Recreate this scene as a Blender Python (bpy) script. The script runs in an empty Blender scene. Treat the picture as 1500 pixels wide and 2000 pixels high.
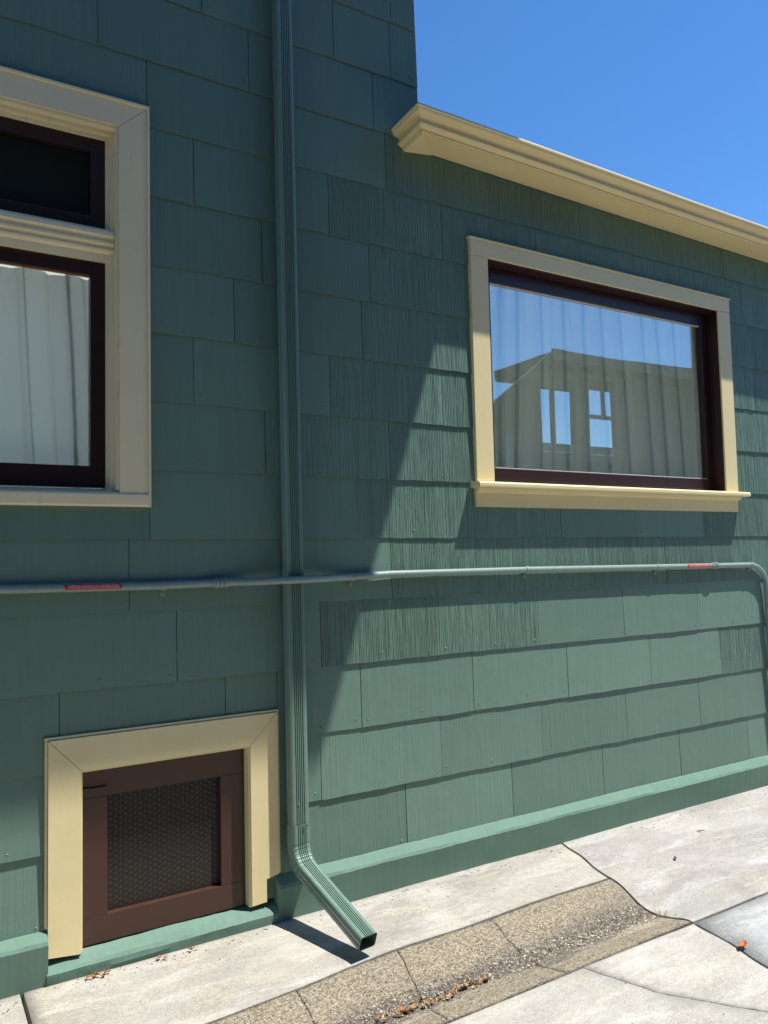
import bpy, bmesh, math, random
from mathutils import Vector, Matrix, noise
random.seed(7)
scene = bpy.context.scene
COL = scene.collection

# ------------------------------------------------------------------ camera, sky, sun, exposure
cam_d = bpy.data.cameras.new("camera")
cam = bpy.data.objects.new("camera", cam_d)
COL.objects.link(cam)
cam_d.sensor_fit = 'HORIZONTAL'
cam_d.sensor_width = 36.0
cam_d.lens = 36.0 * 1550.0 / 1500.0
cam_d.clip_start = 0.05
cam_d.clip_end = 3000.0
YAW, PITCH, ROLL = math.radians(31.475), math.radians(3.546), math.radians(-1.321)
fwd = Vector((math.sin(YAW) * math.cos(PITCH), math.cos(YAW) * math.cos(PITCH), math.sin(PITCH)))
right = Vector((math.cos(YAW), -math.sin(YAW), 0))
up = right.cross(fwd)
r2 = right * math.cos(ROLL) + up * math.sin(ROLL)
u2 = -right * math.sin(ROLL) + up * math.cos(ROLL)
m = Matrix((r2, u2, -fwd)).transposed().to_4x4()
m.translation = Vector((0.0, -3.0, 1.419))
cam.matrix_world = m
scene.camera = cam

SUN = Vector((0.353, -0.250, 1.0)).normalized()          # towards the sun
world = bpy.data.worlds.new("World")
scene.world = world
world.use_nodes = True
wn = world.node_tree.nodes
sky = wn.new('ShaderNodeTexSky')
sky.sky_type = 'NISHITA'
sky.sun_disc = False
sky.sun_elevation = math.asin(SUN.z)
sky.sun_rotation = math.atan2(SUN.x, SUN.y)
sky.air_density = 1.0
sky.dust_density = 0.0
sky.ozone_density = 9.0
deep = wn.new('ShaderNodeHueSaturation')            # very clear, deep blue summer air
deep.inputs['Saturation'].default_value = 1.12
world.node_tree.links.new(sky.outputs[0], deep.inputs['Color'])
world.node_tree.links.new(deep.outputs[0], wn['Background'].inputs[0])
wn['Background'].inputs[1].default_value = 0.120
sun_d = bpy.data.lights.new("sun", 'SUN')
sun_d.energy = 5.0
sun_d.angle = math.radians(0.53)
sun_d.color = (1.0, 0.96, 0.89)
sun = bpy.data.objects.new("sun", sun_d)
sun.rotation_euler = SUN.to_track_quat('Z', 'Y').to_euler()
COL.objects.link(sun)
scene.view_settings.view_transform = 'Standard'
scene.view_settings.look = 'None'
scene.view_settings.exposure = 0.67
scene.view_settings.gamma = 1.0

# ------------------------------------------------------------------ materials
def new_mat(name):
    mt = bpy.data.materials.new(name)
    mt.use_nodes = True
    nt = mt.node_tree
    return mt, nt, nt.nodes['Principled BSDF']

def N(nt, kind, **kw):
    n = nt.nodes.new(kind)
    for k, v in kw.items():
        if k.startswith('i_'):
            key = k[2:]
            key = int(key) if key.isdigit() else key.replace('_', ' ')
            n.inputs[key].default_value = v
        else:
            setattr(n, k, v)
    return n

def L(nt, a, b):
    nt.links.new(a, b)

def mapped(nt, scale, offs_random=False, coord='pos'):
    if coord == 'pos':
        g = N(nt, 'ShaderNodeNewGeometry').outputs['Position']
    else:
        g = N(nt, 'ShaderNodeTexCoord').outputs['Object']
    if offs_random:
        oi = N(nt, 'ShaderNodeObjectInfo')
        mul = N(nt, 'ShaderNodeMath', operation='MULTIPLY', i_1=37.0)
        L(nt, oi.outputs['Random'], mul.inputs[0])
        ad = N(nt, 'ShaderNodeVectorMath', operation='ADD')
        L(nt, g, ad.inputs[0]); L(nt, mul.outputs[0], ad.inputs[1])
        g = ad.outputs[0]
    mp = N(nt, 'ShaderNodeMapping')
    mp.inputs['Scale'].default_value = scale
    L(nt, g, mp.inputs['Vector'])
    return mp.outputs[0]

def nz(nt, vec, scale=1.0, detail=3.0, rough=0.55, dist=0.0):
    n = N(nt, 'ShaderNodeTexNoise', i_Scale=scale, i_Detail=detail, i_Roughness=rough, i_Distortion=dist)
    L(nt, vec, n.inputs['Vector'])
    return n.outputs['Fac']

def ramp(nt, fac, stops):
    r = N(nt, 'ShaderNodeValToRGB')
    e = r.color_ramp.elements
    while len(e) < len(stops):
        e.new(0.5)
    for el, (p, c) in zip(e, stops):
        el.position = p
        el.color = (c[0], c[1], c[2], 1) if not isinstance(c, float) else (c, c, c, 1)
    L(nt, fac, r.inputs[0])
    return r.outputs['Color']

def mixc(nt, fac, a, b, mode='MIX'):
    mx = N(nt, 'ShaderNodeMix', data_type='RGBA', blend_type=mode)
    for sock, v in ((mx.inputs['Factor'], fac), (mx.inputs['A'], a), (mx.inputs['B'], b)):
        if hasattr(v, 'links'):
            L(nt, v, sock)
        elif isinstance(v, (int, float)):
            sock.default_value = v
        else:
            sock.default_value = (v[0], v[1], v[2], 1)
    return mx.outputs['Result']

def bump(nt, height, strength, dist, prev=None):
    b = N(nt, 'ShaderNodeBump', i_Strength=strength, i_Distance=dist)
    L(nt, height, b.inputs['Height'])
    if prev is not None:
        L(nt, prev, b.inputs['Normal'])
    return b.outputs['Normal']

GREEN = (0.134, 0.220, 0.176)

def green_paint(name, groove=0.0, rough=0.45, rnd=0.20, lump=0.0, spec=0.35, raked=False):
    mt, nt, bs = new_mat(name)
    p_big = mapped(nt, (1.3, 1.3, 1.3))
    c = mixc(nt, nz(nt, p_big, 1.0, 4.0), tuple(v * 0.90 for v in GREEN), tuple(v * 1.10 for v in GREEN))
    # small chalky weathering streaks
    st = ramp(nt, nz(nt, mapped(nt, (55, 20, 3.0)), 1.0, 3.0), [(0.40, 0.95), (0.75, 1.04)])
    c = mixc(nt, 1.0, c, st, 'MULTIPLY')
    if rnd:
        oi = N(nt, 'ShaderNodeObjectInfo')
        rr = ramp(nt, oi.outputs['Random'], [(0.0, 1.0 - rnd * .5), (1.0, 1.0 + rnd * .5)])
        c = mixc(nt, 1.0, c, rr, 'MULTIPLY')
    L(nt, c, bs.inputs['Base Color'])
    bs.inputs['Roughness'].default_value = rough
    bs.inputs['Specular IOR Level'].default_value = spec
    nrm = None
    fine = nz(nt, mapped(nt, (260, 260, 200)), 1.0, 2.0)
    nrm = bump(nt, fine, 0.30, 0.0012)
    med = nz(nt, mapped(nt, (9, 9, 9)), 1.0, 3.0)
    nrm = bump(nt, med, 0.35 if lump < .1 else lump, 0.006, nrm)
    if groove > 0:
        gv = mapped(nt, (120, 4, 1.6), True)
        g1 = nz(nt, gv, 1.0, 2.0, 0.6, 0.25)
        gv2 = mapped(nt, (290, 4, 3.0), True)
        g2 = nz(nt, gv2, 1.0, 1.0, 0.5, 0.15)
        md = N(nt, 'ShaderNodeMath', operation='ADD')
        L(nt, g1, md.inputs[0]); L(nt, g2, md.inputs[1])
        rp = ramp(nt, md.outputs[0], [(0.36, 0.0), (0.56, 1.0)])
        hs = N(nt, 'ShaderNodeMath', operation='MULTIPLY', i_1=0.5)
        L(nt, md.outputs[0], hs.inputs[0])
        rp = ramp(nt, hs.outputs[0], [(0.38, 0.0), (0.62, 1.0)])
        if raked:                                  # short raked dashes, longer than wide
            d1 = nz(nt, mapped(nt, (120, 40, 8), True), 1.0, 2.0, 0.6, 0.25)
            nrm = bump(nt, d1, 1.0, 0.0042, nrm)
        else:
            nrm = bump(nt, rp, 1.0, 0.0050 * groove, nrm)
    L(nt, nrm, bs.inputs['Normal'])
    return mt

def trim_paint(name, base, wear=0.25, rough=0.45):
    mt, nt, bs = new_mat(name)
    v = nz(nt, mapped(nt, (3, 3, 3)), 1.0, 4.0)
    c = mixc(nt, v, tuple(x * 0.92 for x in base), tuple(min(x * 1.07, .9) for x in base))
    sc = ramp(nt, nz(nt, mapped(nt, (38, 38, 7)), 1.0, 5.0, 0.65), [(0.60, 0.0), (0.78, 1.0)])
    mul = N(nt, 'ShaderNodeMath', operation='MULTIPLY', i_1=wear)
    L(nt, sc, mul.inputs[0])
    c = mixc(nt, mul.outputs[0], c, (0.36, 0.32, 0.26))
    L(nt, c, bs.inputs['Base Color'])
    bs.inputs['Roughness'].default_value = rough
    h = nz(nt, mapped(nt, (60, 60, 14)), 1.0, 4.0)
    n1 = bump(nt, h, 0.3, 0.002)
    h2 = nz(nt, mapped(nt, (7, 7, 7)), 1.0, 2.0)
    L(nt, bump(nt, h2, 0.25, 0.005, n1), bs.inputs['Normal'])
    return mt

def plain(name, base, rough=0.5, metal=0.0, var=0.12, bs_scale=30, bstr=0.2):
    mt, nt, bs = new_mat(name)
    v = nz(nt, mapped(nt, (bs_scale * .3,) * 3), 1.0, 4.0)
    c = mixc(nt, v, tuple(x * (1 - var) for x in base), tuple(min(x * (1 + var), .95) for x in base))
    L(nt, c, bs.inputs['Base Color'])
    bs.inputs['Roughness'].default_value = rough
    bs.inputs['Metallic'].default_value = metal
    L(nt, bump(nt, nz(nt, mapped(nt, (bs_scale,) * 3), 1.0, 3.0), bstr, 0.003), bs.inputs['Normal'])
    return mt

def concrete(name, c0, c1, spot=(0.62, 0.56, 0.40), pale=(0.72, 0.70, 0.66), seed=0.0):
    mt, nt, bs = new_mat(name)
    pos = mapped(nt, (1, 1, 1))
    off = N(nt, 'ShaderNodeVectorMath', operation='ADD')
    off.inputs[1].default_value = (seed, seed * 1.7, 0)
    L(nt, pos, off.inputs[0])
    pos = off.outputs[0]
    def sc(s):
        mp = N(nt, 'ShaderNodeMapping'); mp.inputs['Scale'].default_value = s
        L(nt, pos, mp.inputs['Vector']); return mp.outputs[0]
    c = mixc(nt, ramp(nt, nz(nt, sc((2.2, 3.2, 2)), 1, 6, .6, .3), [(0.35, 0.0), (0.68, 1.0)]), c0, c1)
    # pale scuffs drawn out along the wall
    pl = ramp(nt, nz(nt, sc((3.0, 11.0, 3)), 1, 5, .62, .5), [(0.50, 0.0), (0.72, 1.0)])
    pm = N(nt, 'ShaderNodeMath', operation='MULTIPLY', i_1=0.65); L(nt, pl, pm.inputs[0])
    c = mixc(nt, pm.outputs[0], c, pale)
    # worn patches where the yellowish aggregate shows
    pat = ramp(nt, nz(nt, sc((3.1, 4.5, 3)), 1, 4, .6), [(0.53, 0.0), (0.66, 1.0)])
    vo = N(nt, 'ShaderNodeTexVoronoi', i_Scale=170.0); L(nt, pos, vo.inputs['Vector'])
    gr = ramp(nt, vo.outputs['Color'], [(0.35, 0.0), (0.7, 1.0)])
    pf = N(nt, 'ShaderNodeMath', operation='MULTIPLY'); L(nt, pat, pf.inputs[0]); L(nt, gr, pf.inputs[1])
    pf2 = N(nt, 'ShaderNodeMath', operation='MULTIPLY', i_1=0.55); L(nt, pf.outputs[0], pf2.inputs[0])
    c = mixc(nt, pf2.outputs[0], c, spot)
    # fine sand speckle and small dark pits
    spk = ramp(nt, nz(nt, sc((230, 230, 230)), 1, 2, .7), [(0.30, 0.62), (0.7, 1.22)])
    c = mixc(nt, 0.9, c, spk, 'MULTIPLY')
    mot = ramp(nt, nz(nt, sc((34, 60, 34)), 1, 4, .7), [(0.34, 0.89), (0.66, 1.08)])
    c = mixc(nt, 1.0, c, mot, 'MULTIPLY')
    pit = ramp(nt, nz(nt, sc((48, 48, 48)), 1, 3, .6), [(0.24, 0.55), (0.34, 1.0)])
    c = mixc(nt, 1.0, c, pit, 'MULTIPLY')
    L(nt, c, bs.inputs['Base Color'])
    bs.inputs['Roughness'].default_value = 0.85
    n1 = bump(nt, nz(nt, sc((160, 160, 160)), 1, 3, .7), 0.45, 0.003)
    n2 = bump(nt, nz(nt, sc((14, 22, 14)), 1, 4, .6), 0.35, 0.008, n1)
    L(nt, n2, bs.inputs['Normal'])
    return mt

def aggregate(name):
    mt, nt, bs = new_mat(name)
    pos = mapped(nt, (1, 1, 1))
    uv = N(nt, 'ShaderNodeUVMap', uv_map='across')
    sep = N(nt, 'ShaderNodeSeparateXYZ'); L(nt, uv.outputs[0], sep.inputs[0])
    wob = nz(nt, mapped(nt, (2.2, 7.0, 4)), 1, 6, .65)
    wm = N(nt, 'ShaderNodeMath', operation='MULTIPLY_ADD', i_1=0.62, i_2=-0.31); L(nt, wob, wm.inputs[0])
    t = N(nt, 'ShaderNodeMath', operation='ADD'); L(nt, sep.outputs['Y'], t.inputs[0]); L(nt, wm.outputs[0], t.inputs[1])
    vo = N(nt, 'ShaderNodeTexVoronoi', i_Scale=210.0, i_Randomness=1.0); L(nt, pos, vo.inputs['Vector'])
    sepc = N(nt, 'ShaderNodeSeparateColor'); L(nt, vo.outputs['Color'], sepc.inputs[0])
    peb = ramp(nt, sepc.outputs[0], [(0.0, (0.095, 0.080, 0.060)), (0.35, (0.215, 0.182, 0.132)), (0.7, (0.295, 0.252, 0.180)), (1.0, (0.40, 0.355, 0.27))])
    pebd = ramp(nt, sepc.outputs[1], [(0.0, (0.045, 0.038, 0.032)), (0.55, (0.12, 0.10, 0.085)), (0.85, (0.20, 0.175, 0.145)), (1.0, (0.40, 0.36, 0.30))])
    dark = ramp(nt, t.outputs[0], [(0.28, 0.0), (0.46, 1.0), (0.62, 1.0), (0.70, 0.0)])
    c = mixc(nt, dark, peb, pebd)
    # a band of pale cement and dust beside the dirty strip
    dust = ramp(nt, t.outputs[0], [(0.64, 0.0), (0.70, 1.0), (0.74, 1.0), (0.80, 0.0)])
    brk = ramp(nt, nz(nt, mapped(nt, (5, 14, 5)), 1, 4), [(0.42, 0.0), (0.6, 1.0)])
    dm = N(nt, 'ShaderNodeMath', operation='MULTIPLY'); L(nt, dust, dm.inputs[0]); L(nt, brk, dm.inputs[1])
    dm2 = N(nt, 'ShaderNodeMath', operation='MULTIPLY', i_1=0.75); L(nt, dm.outputs[0], dm2.inputs[0])
    c = mixc(nt, dm2.outputs[0], c, (0.42, 0.37, 0.30))
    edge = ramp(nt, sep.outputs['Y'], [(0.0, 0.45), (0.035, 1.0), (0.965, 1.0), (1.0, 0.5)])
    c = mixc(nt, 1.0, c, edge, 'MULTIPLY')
    L(nt, c, bs.inputs['Base Color'])
    bs.inputs['Roughness'].default_value = 0.85
    vd = N(nt, 'ShaderNodeTexVoronoi', i_Scale=210.0); L(nt, pos, vd.inputs['Vector'])
    n1 = bump(nt, vd.outputs['Distance'], 0.9, -0.004)
    n2 = bump(nt, nz(nt, mapped(nt, (25, 25, 25)), 1, 3), 0.4, 0.008, n1)
    L(nt, n2, bs.inputs['Normal'])
    return mt

def glass(name, fac):
    mt = bpy.data.materials.new(name); mt.use_nodes = True
    nt = mt.node_tree; nt.nodes.clear()
    out = N(nt, 'ShaderNodeOutputMaterial')
    tr = N(nt, 'ShaderNodeBsdfTransparent'); tr.inputs[0].default_value = (0.93, 0.98, 0.94, 1)
    gl = N(nt, 'ShaderNodeBsdfGlossy'); gl.inputs['Roughness'].default_value = 0.0
    gl.inputs['Color'].default_value = (0.92, 0.95, 1, 1)
    wv = nz(nt, mapped(nt, (2.2, 2.2, 2.6)), 1, 1)
    L(nt, bump(nt, wv, 0.05, 0.01), gl.inputs['Normal'])
    lw = N(nt, 'ShaderNodeLayerWeight', i_Blend=0.5)
    pw = N(nt, 'ShaderNodeMath', operation='POWER', i_1=3.0); L(nt, lw.outputs['Facing'], pw.inputs[0])
    ma = N(nt, 'ShaderNodeMath', operation='MULTIPLY_ADD', i_1=0.6, i_2=fac)
    L(nt, pw.outputs[0], ma.inputs[0])
    mx = N(nt, 'ShaderNodeMixShader')
    L(nt, ma.outputs[0], mx.inputs[0]); L(nt, tr.outputs[0], mx.inputs[1]); L(nt, gl.outputs[0], mx.inputs[2])
    L(nt, mx.outputs[0], out.inputs[0])
    return mt

def cloth(name, col, sheer):
    mt = bpy.data.materials.new(name); mt.use_nodes = True
    nt = mt.node_tree; nt.nodes.clear()
    out = N(nt, 'ShaderNodeOutputMaterial')
    weave = nz(nt, mapped(nt, (300, 300, 300)), 1, 2)
    c = mixc(nt, weave, tuple(x * .9 for x in col), col)
    di = N(nt, 'ShaderNodeBsdfDiffuse'); L(nt, c, di.inputs[0])
    tl = N(nt, 'ShaderNodeBsdfTranslucent'); L(nt, c, tl.inputs[0])
    m1 = N(nt, 'ShaderNodeMixShader', i_0=0.50); L(nt, di.outputs[0], m1.inputs[1]); L(nt, tl.outputs[0], m1.inputs[2])
    tr = N(nt, 'ShaderNodeBsdfTransparent')
    m2 = N(nt, 'ShaderNodeMixShader', i_0=sheer); L(nt, m1.outputs[0], m2.inputs[1]); L(nt, tr.outputs[0], m2.inputs[2])
    L(nt, m2.outputs[0], out.inputs[0])
    return mt

CREAM = (0.74, 0.63, 0.345)
M = dict(
    smooth=green_paint('green_paint_smooth_shingle', 0.02),
    faint=green_paint('green_paint_faintly_grained_shingle', 0.13),
    combed=green_paint('green_paint_combed_shingle', 1.0, raked=True),
    green=green_paint('green_paint_wall', 0.0, rnd=0.0),
    found=green_paint('green_paint_concrete_footing', 0.0, rough=0.85, rnd=0.0, lump=0.14, spec=0.1),
    metal=green_paint('green_paint_sheet_metal', 0.0, rough=0.24, rnd=0.0, spec=0.75),
    cream=trim_paint('cream_trim_paint', CREAM, 0.22),
    cream_old=trim_paint('weathered_cream_trim_paint', (0.78, 0.69, 0.45), 0.5),
    gutter=trim_paint('cream_gutter_paint', (0.80, 0.66, 0.35), 0.10, 0.40),
    maroon=plain('dark_maroon_paint', (0.026, 0.010, 0.010), 0.36),
    brown=plain('brown_vent_paint', (0.058, 0.023, 0.015), 0.42),
    grille=plain('dark_bronze_sheet', (0.042, 0.035, 0.029), 0.5),
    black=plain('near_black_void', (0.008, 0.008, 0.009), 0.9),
    steel=plain('grey_green_conduit_paint', (0.215, 0.29, 0.26), 0.36, 0.0, bs_scale=80),
    red=plain('red_label_vinyl', (0.50, 0.022, 0.030), 0.4, bs_scale=60, bstr=0.05),
    white=plain('white_print', (0.80, 0.72, 0.68), 0.5, bstr=0.02),
    slab=concrete('weathered_concrete', (0.279, 0.260, 0.231), (0.404, 0.385, 0.342), pale=(0.539, 0.520, 0.482), spot=(0.482, 0.424, 0.279)),
    slab_b=concrete('pale_concrete', (0.273, 0.260, 0.242), (0.392, 0.378, 0.355), pale=(0.529, 0.519, 0.511), spot=(0.420, 0.383, 0.273), seed=4.1),
    slab_c=concrete('bluish_concrete', (0.335, 0.337, 0.341), (0.465, 0.469, 0.474), pale=(0.595, 0.595, 0.595), spot=(0.521, 0.496, 0.397), seed=8.3),
    slab_d=concrete('white_concrete', (0.310, 0.297, 0.264), (0.428, 0.414, 0.378), pale=(0.547, 0.537, 0.511), spot=(0.456, 0.420, 0.310), seed=2.7),
    agg=aggregate('exposed_aggregate'),
    soil=plain('dirt', (0.10, 0.085, 0.068), 0.95, bs_scale=40, bstr=0.6),
    inside=plain('interior_plaster', (0.78, 0.76, 0.69), 0.9),
    bounce_paving=plain('pale_bounce_paving', (0.45, 0.43, 0.40), 0.9),
    roofing=plain('roof_shingle', (0.09, 0.085, 0.08), 0.9),
    stucco=plain('brown_stucco', (0.10, 0.095, 0.075), 0.9),
    siding=plain('olive_siding', (0.105, 0.115, 0.085), 0.85),
    siding_trim=plain('olive_brown_trim', (0.14, 0.13, 0.10), 0.7),
    glass=glass('window_glass', 0.24),
    glass_low=glass('old_window_glass', 0.05),
    glass_dark=glass('transom_glass', 0.02),
    sheer=cloth('sheer_white_fabric', (0.90, 0.92, 0.86), 0.06),
    linen=cloth('white_lining_fabric', (0.90, 0.87, 0.82), 0.0),
    bead=plain('white_glazing_bead', (0.62, 0.60, 0.58), 0.5),
    wood=plain('orange_wood_edge', (0.30, 0.12, 0.05), 0.5),
    leaf_o=plain('orange_dry_leaf', (0.36, 0.12, 0.030), 0.7),
    leaf_b=plain('tan_dry_leaf', (0.36, 0.22, 0.09), 0.8),
    leaf_r=plain('red_dry_leaf', (0.26, 0.045, 0.03), 0.7),
    leaf_d=plain('dark_dry_leaf', (0.07, 0.05, 0.035), 0.8),
    stone_a=plain('brown_stone', (0.19, 0.155, 0.115), 0.85), stone_b=plain('dark_stone', (0.085, 0.075, 0.066), 0.85),
    stone_c=plain('tan_stone', (0.34, 0.28, 0.19), 0.85), stone_d=plain('pale_stone', (0.50, 0.46, 0.38), 0.85),
    straw=plain('dry_grass', (0.28, 0.22, 0.11), 0.9),
)

# ------------------------------------------------------------------ helpers
def link(name, me, mat, parent=None):
    o = bpy.data.objects.new(name, me)
    COL.objects.link(o)
    if parent:
        o.parent = parent
    if mat is not None:
        me.materials.append(M[mat] if isinstance(mat, str) else mat)
    return o

def empty(name, loc=(0, 0, 0), parent=None):
    o = bpy.data.objects.new(name, None)
    COL.objects.link(o)
    o.location = loc
    o.empty_display_size = 0.2
    return o

def tag(o, label=None, cat=None, group=None, kind=None):
    if label: o['label'] = label
    if cat: o['category'] = cat
    if group: o['group'] = group
    if kind: o['kind'] = kind
    return o

def from_bm(name, bm, mat, parent=None, smooth=False):
    bmesh.ops.recalc_face_normals(bm, faces=bm.faces)
    me = bpy.data.meshes.new(name)
    bm.to_mesh(me); bm.free()
    if smooth:
        for p in me.polygons: p.use_smooth = True
    return link(name, me, mat, parent)

def add_box(bm, x0, x1, y0, y1, z0, z1, bev=0.0):
    r = bmesh.ops.create_cube(bm, size=1.0)
    vs = r['verts']
    for v in vs:
        v.co = Vector(((x0 + x1) / 2 + v.co.x * (x1 - x0), (y0 + y1) / 2 + v.co.y * (y1 - y0), (z0 + z1) / 2 + v.co.z * (z1 - z0)))
    if bev > 0:
        es = set(e for v in vs for e in v.link_edges)
        bmesh.ops.bevel(bm, geom=list(es), offset=bev, segments=2, affect='EDGES', profile=0.6)

def box(name, x0, x1, y0, y1, z0, z1, mat, parent=None, bev=0.0):
    bm = bmesh.new(); add_box(bm, x0, x1, y0, y1, z0, z1, bev)
    return from_bm(name, bm, mat, parent)

def prism(bm, pts, y0, y1):
    """polygon in XZ extruded along Y"""
    a = [bm.verts.new((x, y0, z)) for x, z in pts]
    b = [bm.verts.new((x, y1, z)) for x, z in pts]
    bm.faces.new(a); bm.faces.new(list(reversed(b)))
    n = len(pts)
    for i in range(n):
        bm.faces.new((a[i], b[i], b[(i + 1) % n], a[(i + 1) % n]))

def sweep(bm, rings, close_ring=True, cap=True):
    vr = [[bm.verts.new(p) for p in r] for r in rings]
    n = len(vr[0])
    for a, b in zip(vr[:-1], vr[1:]):
        for i in range(n if close_ring else n - 1):
            j = (i + 1) % n
            bm.faces.new((a[i], a[j], b[j], b[i]))
    if cap and close_ring:
        bm.faces.new(list(reversed(vr[0]))); bm.faces.new(vr[-1])

def tube(bm, pts, rad, seg=14, cap=True):
    rings = []
    pts = [Vector(p) for p in pts]
    for i, p in enumerate(pts):
        t = (pts[min(i + 1, len(pts) - 1)] - pts[max(i - 1, 0)]).normalized()
        ref = Vector((0, 1, 0)) if abs(t.y) < 0.9 else Vector((1, 0, 0))
        a = t.cross(ref).normalized(); b = t.cross(a)
        r = rad[i] if isinstance(rad, (list, tuple)) else rad
        rings.append([p + (a * math.cos(k * 2 * math.pi / seg) + b * math.sin(k * 2 * math.pi / seg)) * r for k in range(seg)])
    sweep(bm, rings, True, cap)

def cut_rects(x0, x1, z0, z1, holes):
    rects = [(x0, x1, z0, z1)]
    for hx0, hx1, hz0, hz1 in holes:
        out = []
        for a, b, c, d in rects:
            if hx0 >= b or hx1 <= a or hz0 >= d or hz1 <= c:
                out.append((a, b, c, d)); continue
            if a < hx0: out.append((a, hx0, c, d))
            if b > hx1: out.append((hx1, b, c, d))
            m0, m1 = max(a, hx0), min(b, hx1)
            if c < hz0: out.append((m0, m1, c, hz0))
            if d > hz1: out.append((m0, m1, hz1, d))
        rects = out
    return rects

# ------------------------------------------------------------------ ground: soil sheet, slabs, drain channel
GZ = 0.025
bm = bmesh.new()
bmesh.ops.create_grid(bm, x_segments=1, y_segments=1, size=600)
g = from_bm('ground', bm, 'soil'); g.location = (0, 0, -0.075)
tag(g, kind='structure')

def interp(tbl, x):
    if x <= tbl[0][0]: 
        (a, b), (c, d) = tbl[0], tbl[1]
    elif x >= tbl[-1][0]:
        (a, b), (c, d) = tbl[-2], tbl[-1]
    else:
        for (a, b), (c, d) in zip(tbl[:-1], tbl[1:]):
            if a <= x <= c: break
    return b + (d - b) * (x - a) / (c - a)

def joint_x(y):      # the joint that crosses the driveway, slightly crooked
    return interp([(-6.0, 1.50), (-1.30, 2.519), (-0.93, 2.600), (-0.47, 2.652), (-0.05, 2.790)], y) + 0.006 * math.sin(y * 21)

def y_in(x):
    return interp([(-3, -0.69), (0.862, -0.557), (1.3, -0.507), (1.505, -0.492), (2.1, -0.476), (2.66, -0.464)], x) + 0.004 * math.sin(x * 9)

def y_out(x):
    return interp([(-3, -1.02), (1.485, -0.957), (2.555, -0.942)], x)

def crack_x(y):
    return interp([(-1.62, 2.41), (-1.453, 2.276), (-1.252, 2.130), (-1.20, 2.088), (-1.14, 2.072), (-1.05, 2.036), (-0.955, 2.004)], y) + 0.006 * noise.noise(Vector((0, y * 30, 0)))

def dip(t):
    t = min(max(t, 0.0), 1.0)
    return -0.050 * (math.sin(math.pi * t ** 1.15) ** 1.5)

def wob(x, y):
    return 0.0035 * noise.noise(Vector((x * 1.7, y * 2.3, 3.1))) + 0.0012 * noise.noise(Vector((x * 9, y * 9, 1.1)))

def sheet(name, fxy, fh, nu, nv, thick, mat, parent, uv=False):
    bm = bmesh.new()
    top = [[None] * (nv + 1) for _ in range(nu + 1)]
    lay = bm.loops.layers.uv.new('across') if uv else None
    tt = {}
    for i in range(nu + 1):
        for j in range(nv + 1):
            x, y = fxy(i / nu, j / nv)
            v = bm.verts.new((x, y, fh(x, y, i / nu, j / nv)))
            top[i][j] = v; tt[v] = (i / nu, j / nv)
    for i in range(nu):
        for j in range(nv):
            f = bm.faces.new((top[i][j], top[i + 1][j], top[i + 1][j + 1], top[i][j + 1]))
            f.smooth = True
            if uv:
                for lp in f.loops: lp[lay].uv = tt[lp.vert]
    rim = [top[i][0] for i in range(nu + 1)] + [top[nu][j] for j in range(1, nv + 1)] + \
          [top[i][nv] for i in range(nu - 1, -1, -1)] + [top[0][j] for j in range(nv - 1, 0, -1)]
    low = []
    for v in rim:
        w = bm.verts.new((v.co.x, v.co.y, v.co.z - thick)); low.append(w)
        v.co.z -= 0.003                                     # worn arris
    for k in range(len(rim)):
        f = bm.faces.new((rim[k], low[k], low[(k + 1) % len(rim)], rim[(k + 1) % len(rim)]))
        if uv:
            for lp in f.loops: lp[lay].uv = (0.5, 0.02)
    o = from_bm(name, bm, mat, parent)
    return o

drive = empty('driveway', (0, 0, 0))
tag(drive, kind='structure')
flat = lambda x, y, u, v: GZ + wob(x, y)
WE = -0.030        # where slabs run under the footing face
def lerp(a, b, t): return a + (b - a) * t

def strip(xa, xb):
    def f(u, v):
        ya = WE
        x0 = xa if not callable(xa) else None
        x = lerp(xa if x0 is not None else 0, xb if not callable(xb) else 0, u)
        yb = None
        # y first needs x, joint needs y: two passes
        for _ in range(3):
            yb = y_in(x) + 0.004
            y = lerp(ya, yb, v)
            l = xa(y) + .005 if callable(xa) else xa
            r = xb(y) - .005 if callable(xb) else xb
            x = lerp(l, r, u)
        return x, y
    return f

s1 = sheet('slab', strip(-4.0, 0.358), flat, 24, 10, 0.09, 'slab', drive)
s2 = sheet('slab', strip(0.370, joint_x), flat, 50, 12, 0.09, 'slab', drive)

def chan_seg(xa, xb, slant):
    def f(u, v):
        x = lerp(xa, xb if not callable(xb) else 2.6, u)
        for _ in range(3):
            y = lerp(y_in(x) - 0.001, y_out(x) + 0.003, v)
            l = xa + slant[0] * (v - .5) + .006 * noise.noise(Vector((xa * 7, v * 6, 0)))
            r = (joint_x(y) - .003) if callable(xb) else xb + slant[1] * (v - .5) + .006 * noise.noise(Vector((xb * 7, v * 6, 0)))
            x = lerp(l, r, u)
        return x, y
    return f
def chan_h(x, y, u, v):
    rough = 0.0022 * noise.noise(Vector((x * 40, y * 40, 0))) + 0.004 * noise.noise(Vector((x * 6, y * 9, 2)))
    return GZ - 0.001 + dip(v) + rough
segs = [(-3.8, 0.28, (0, -.05)), (0.2812, 1.118, (-.05, -.02)), (1.1195, 1.494, (-.02, -.11)), (1.4958, 1.955, (-.11, -.04)), (1.9562, joint_x, (-.04, 0))]
for a, b, sl in segs:
    sheet('channel_length', chan_seg(a, b, sl), chan_h, 60, 26, 0.05, 'agg', drive, uv=True)

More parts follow.
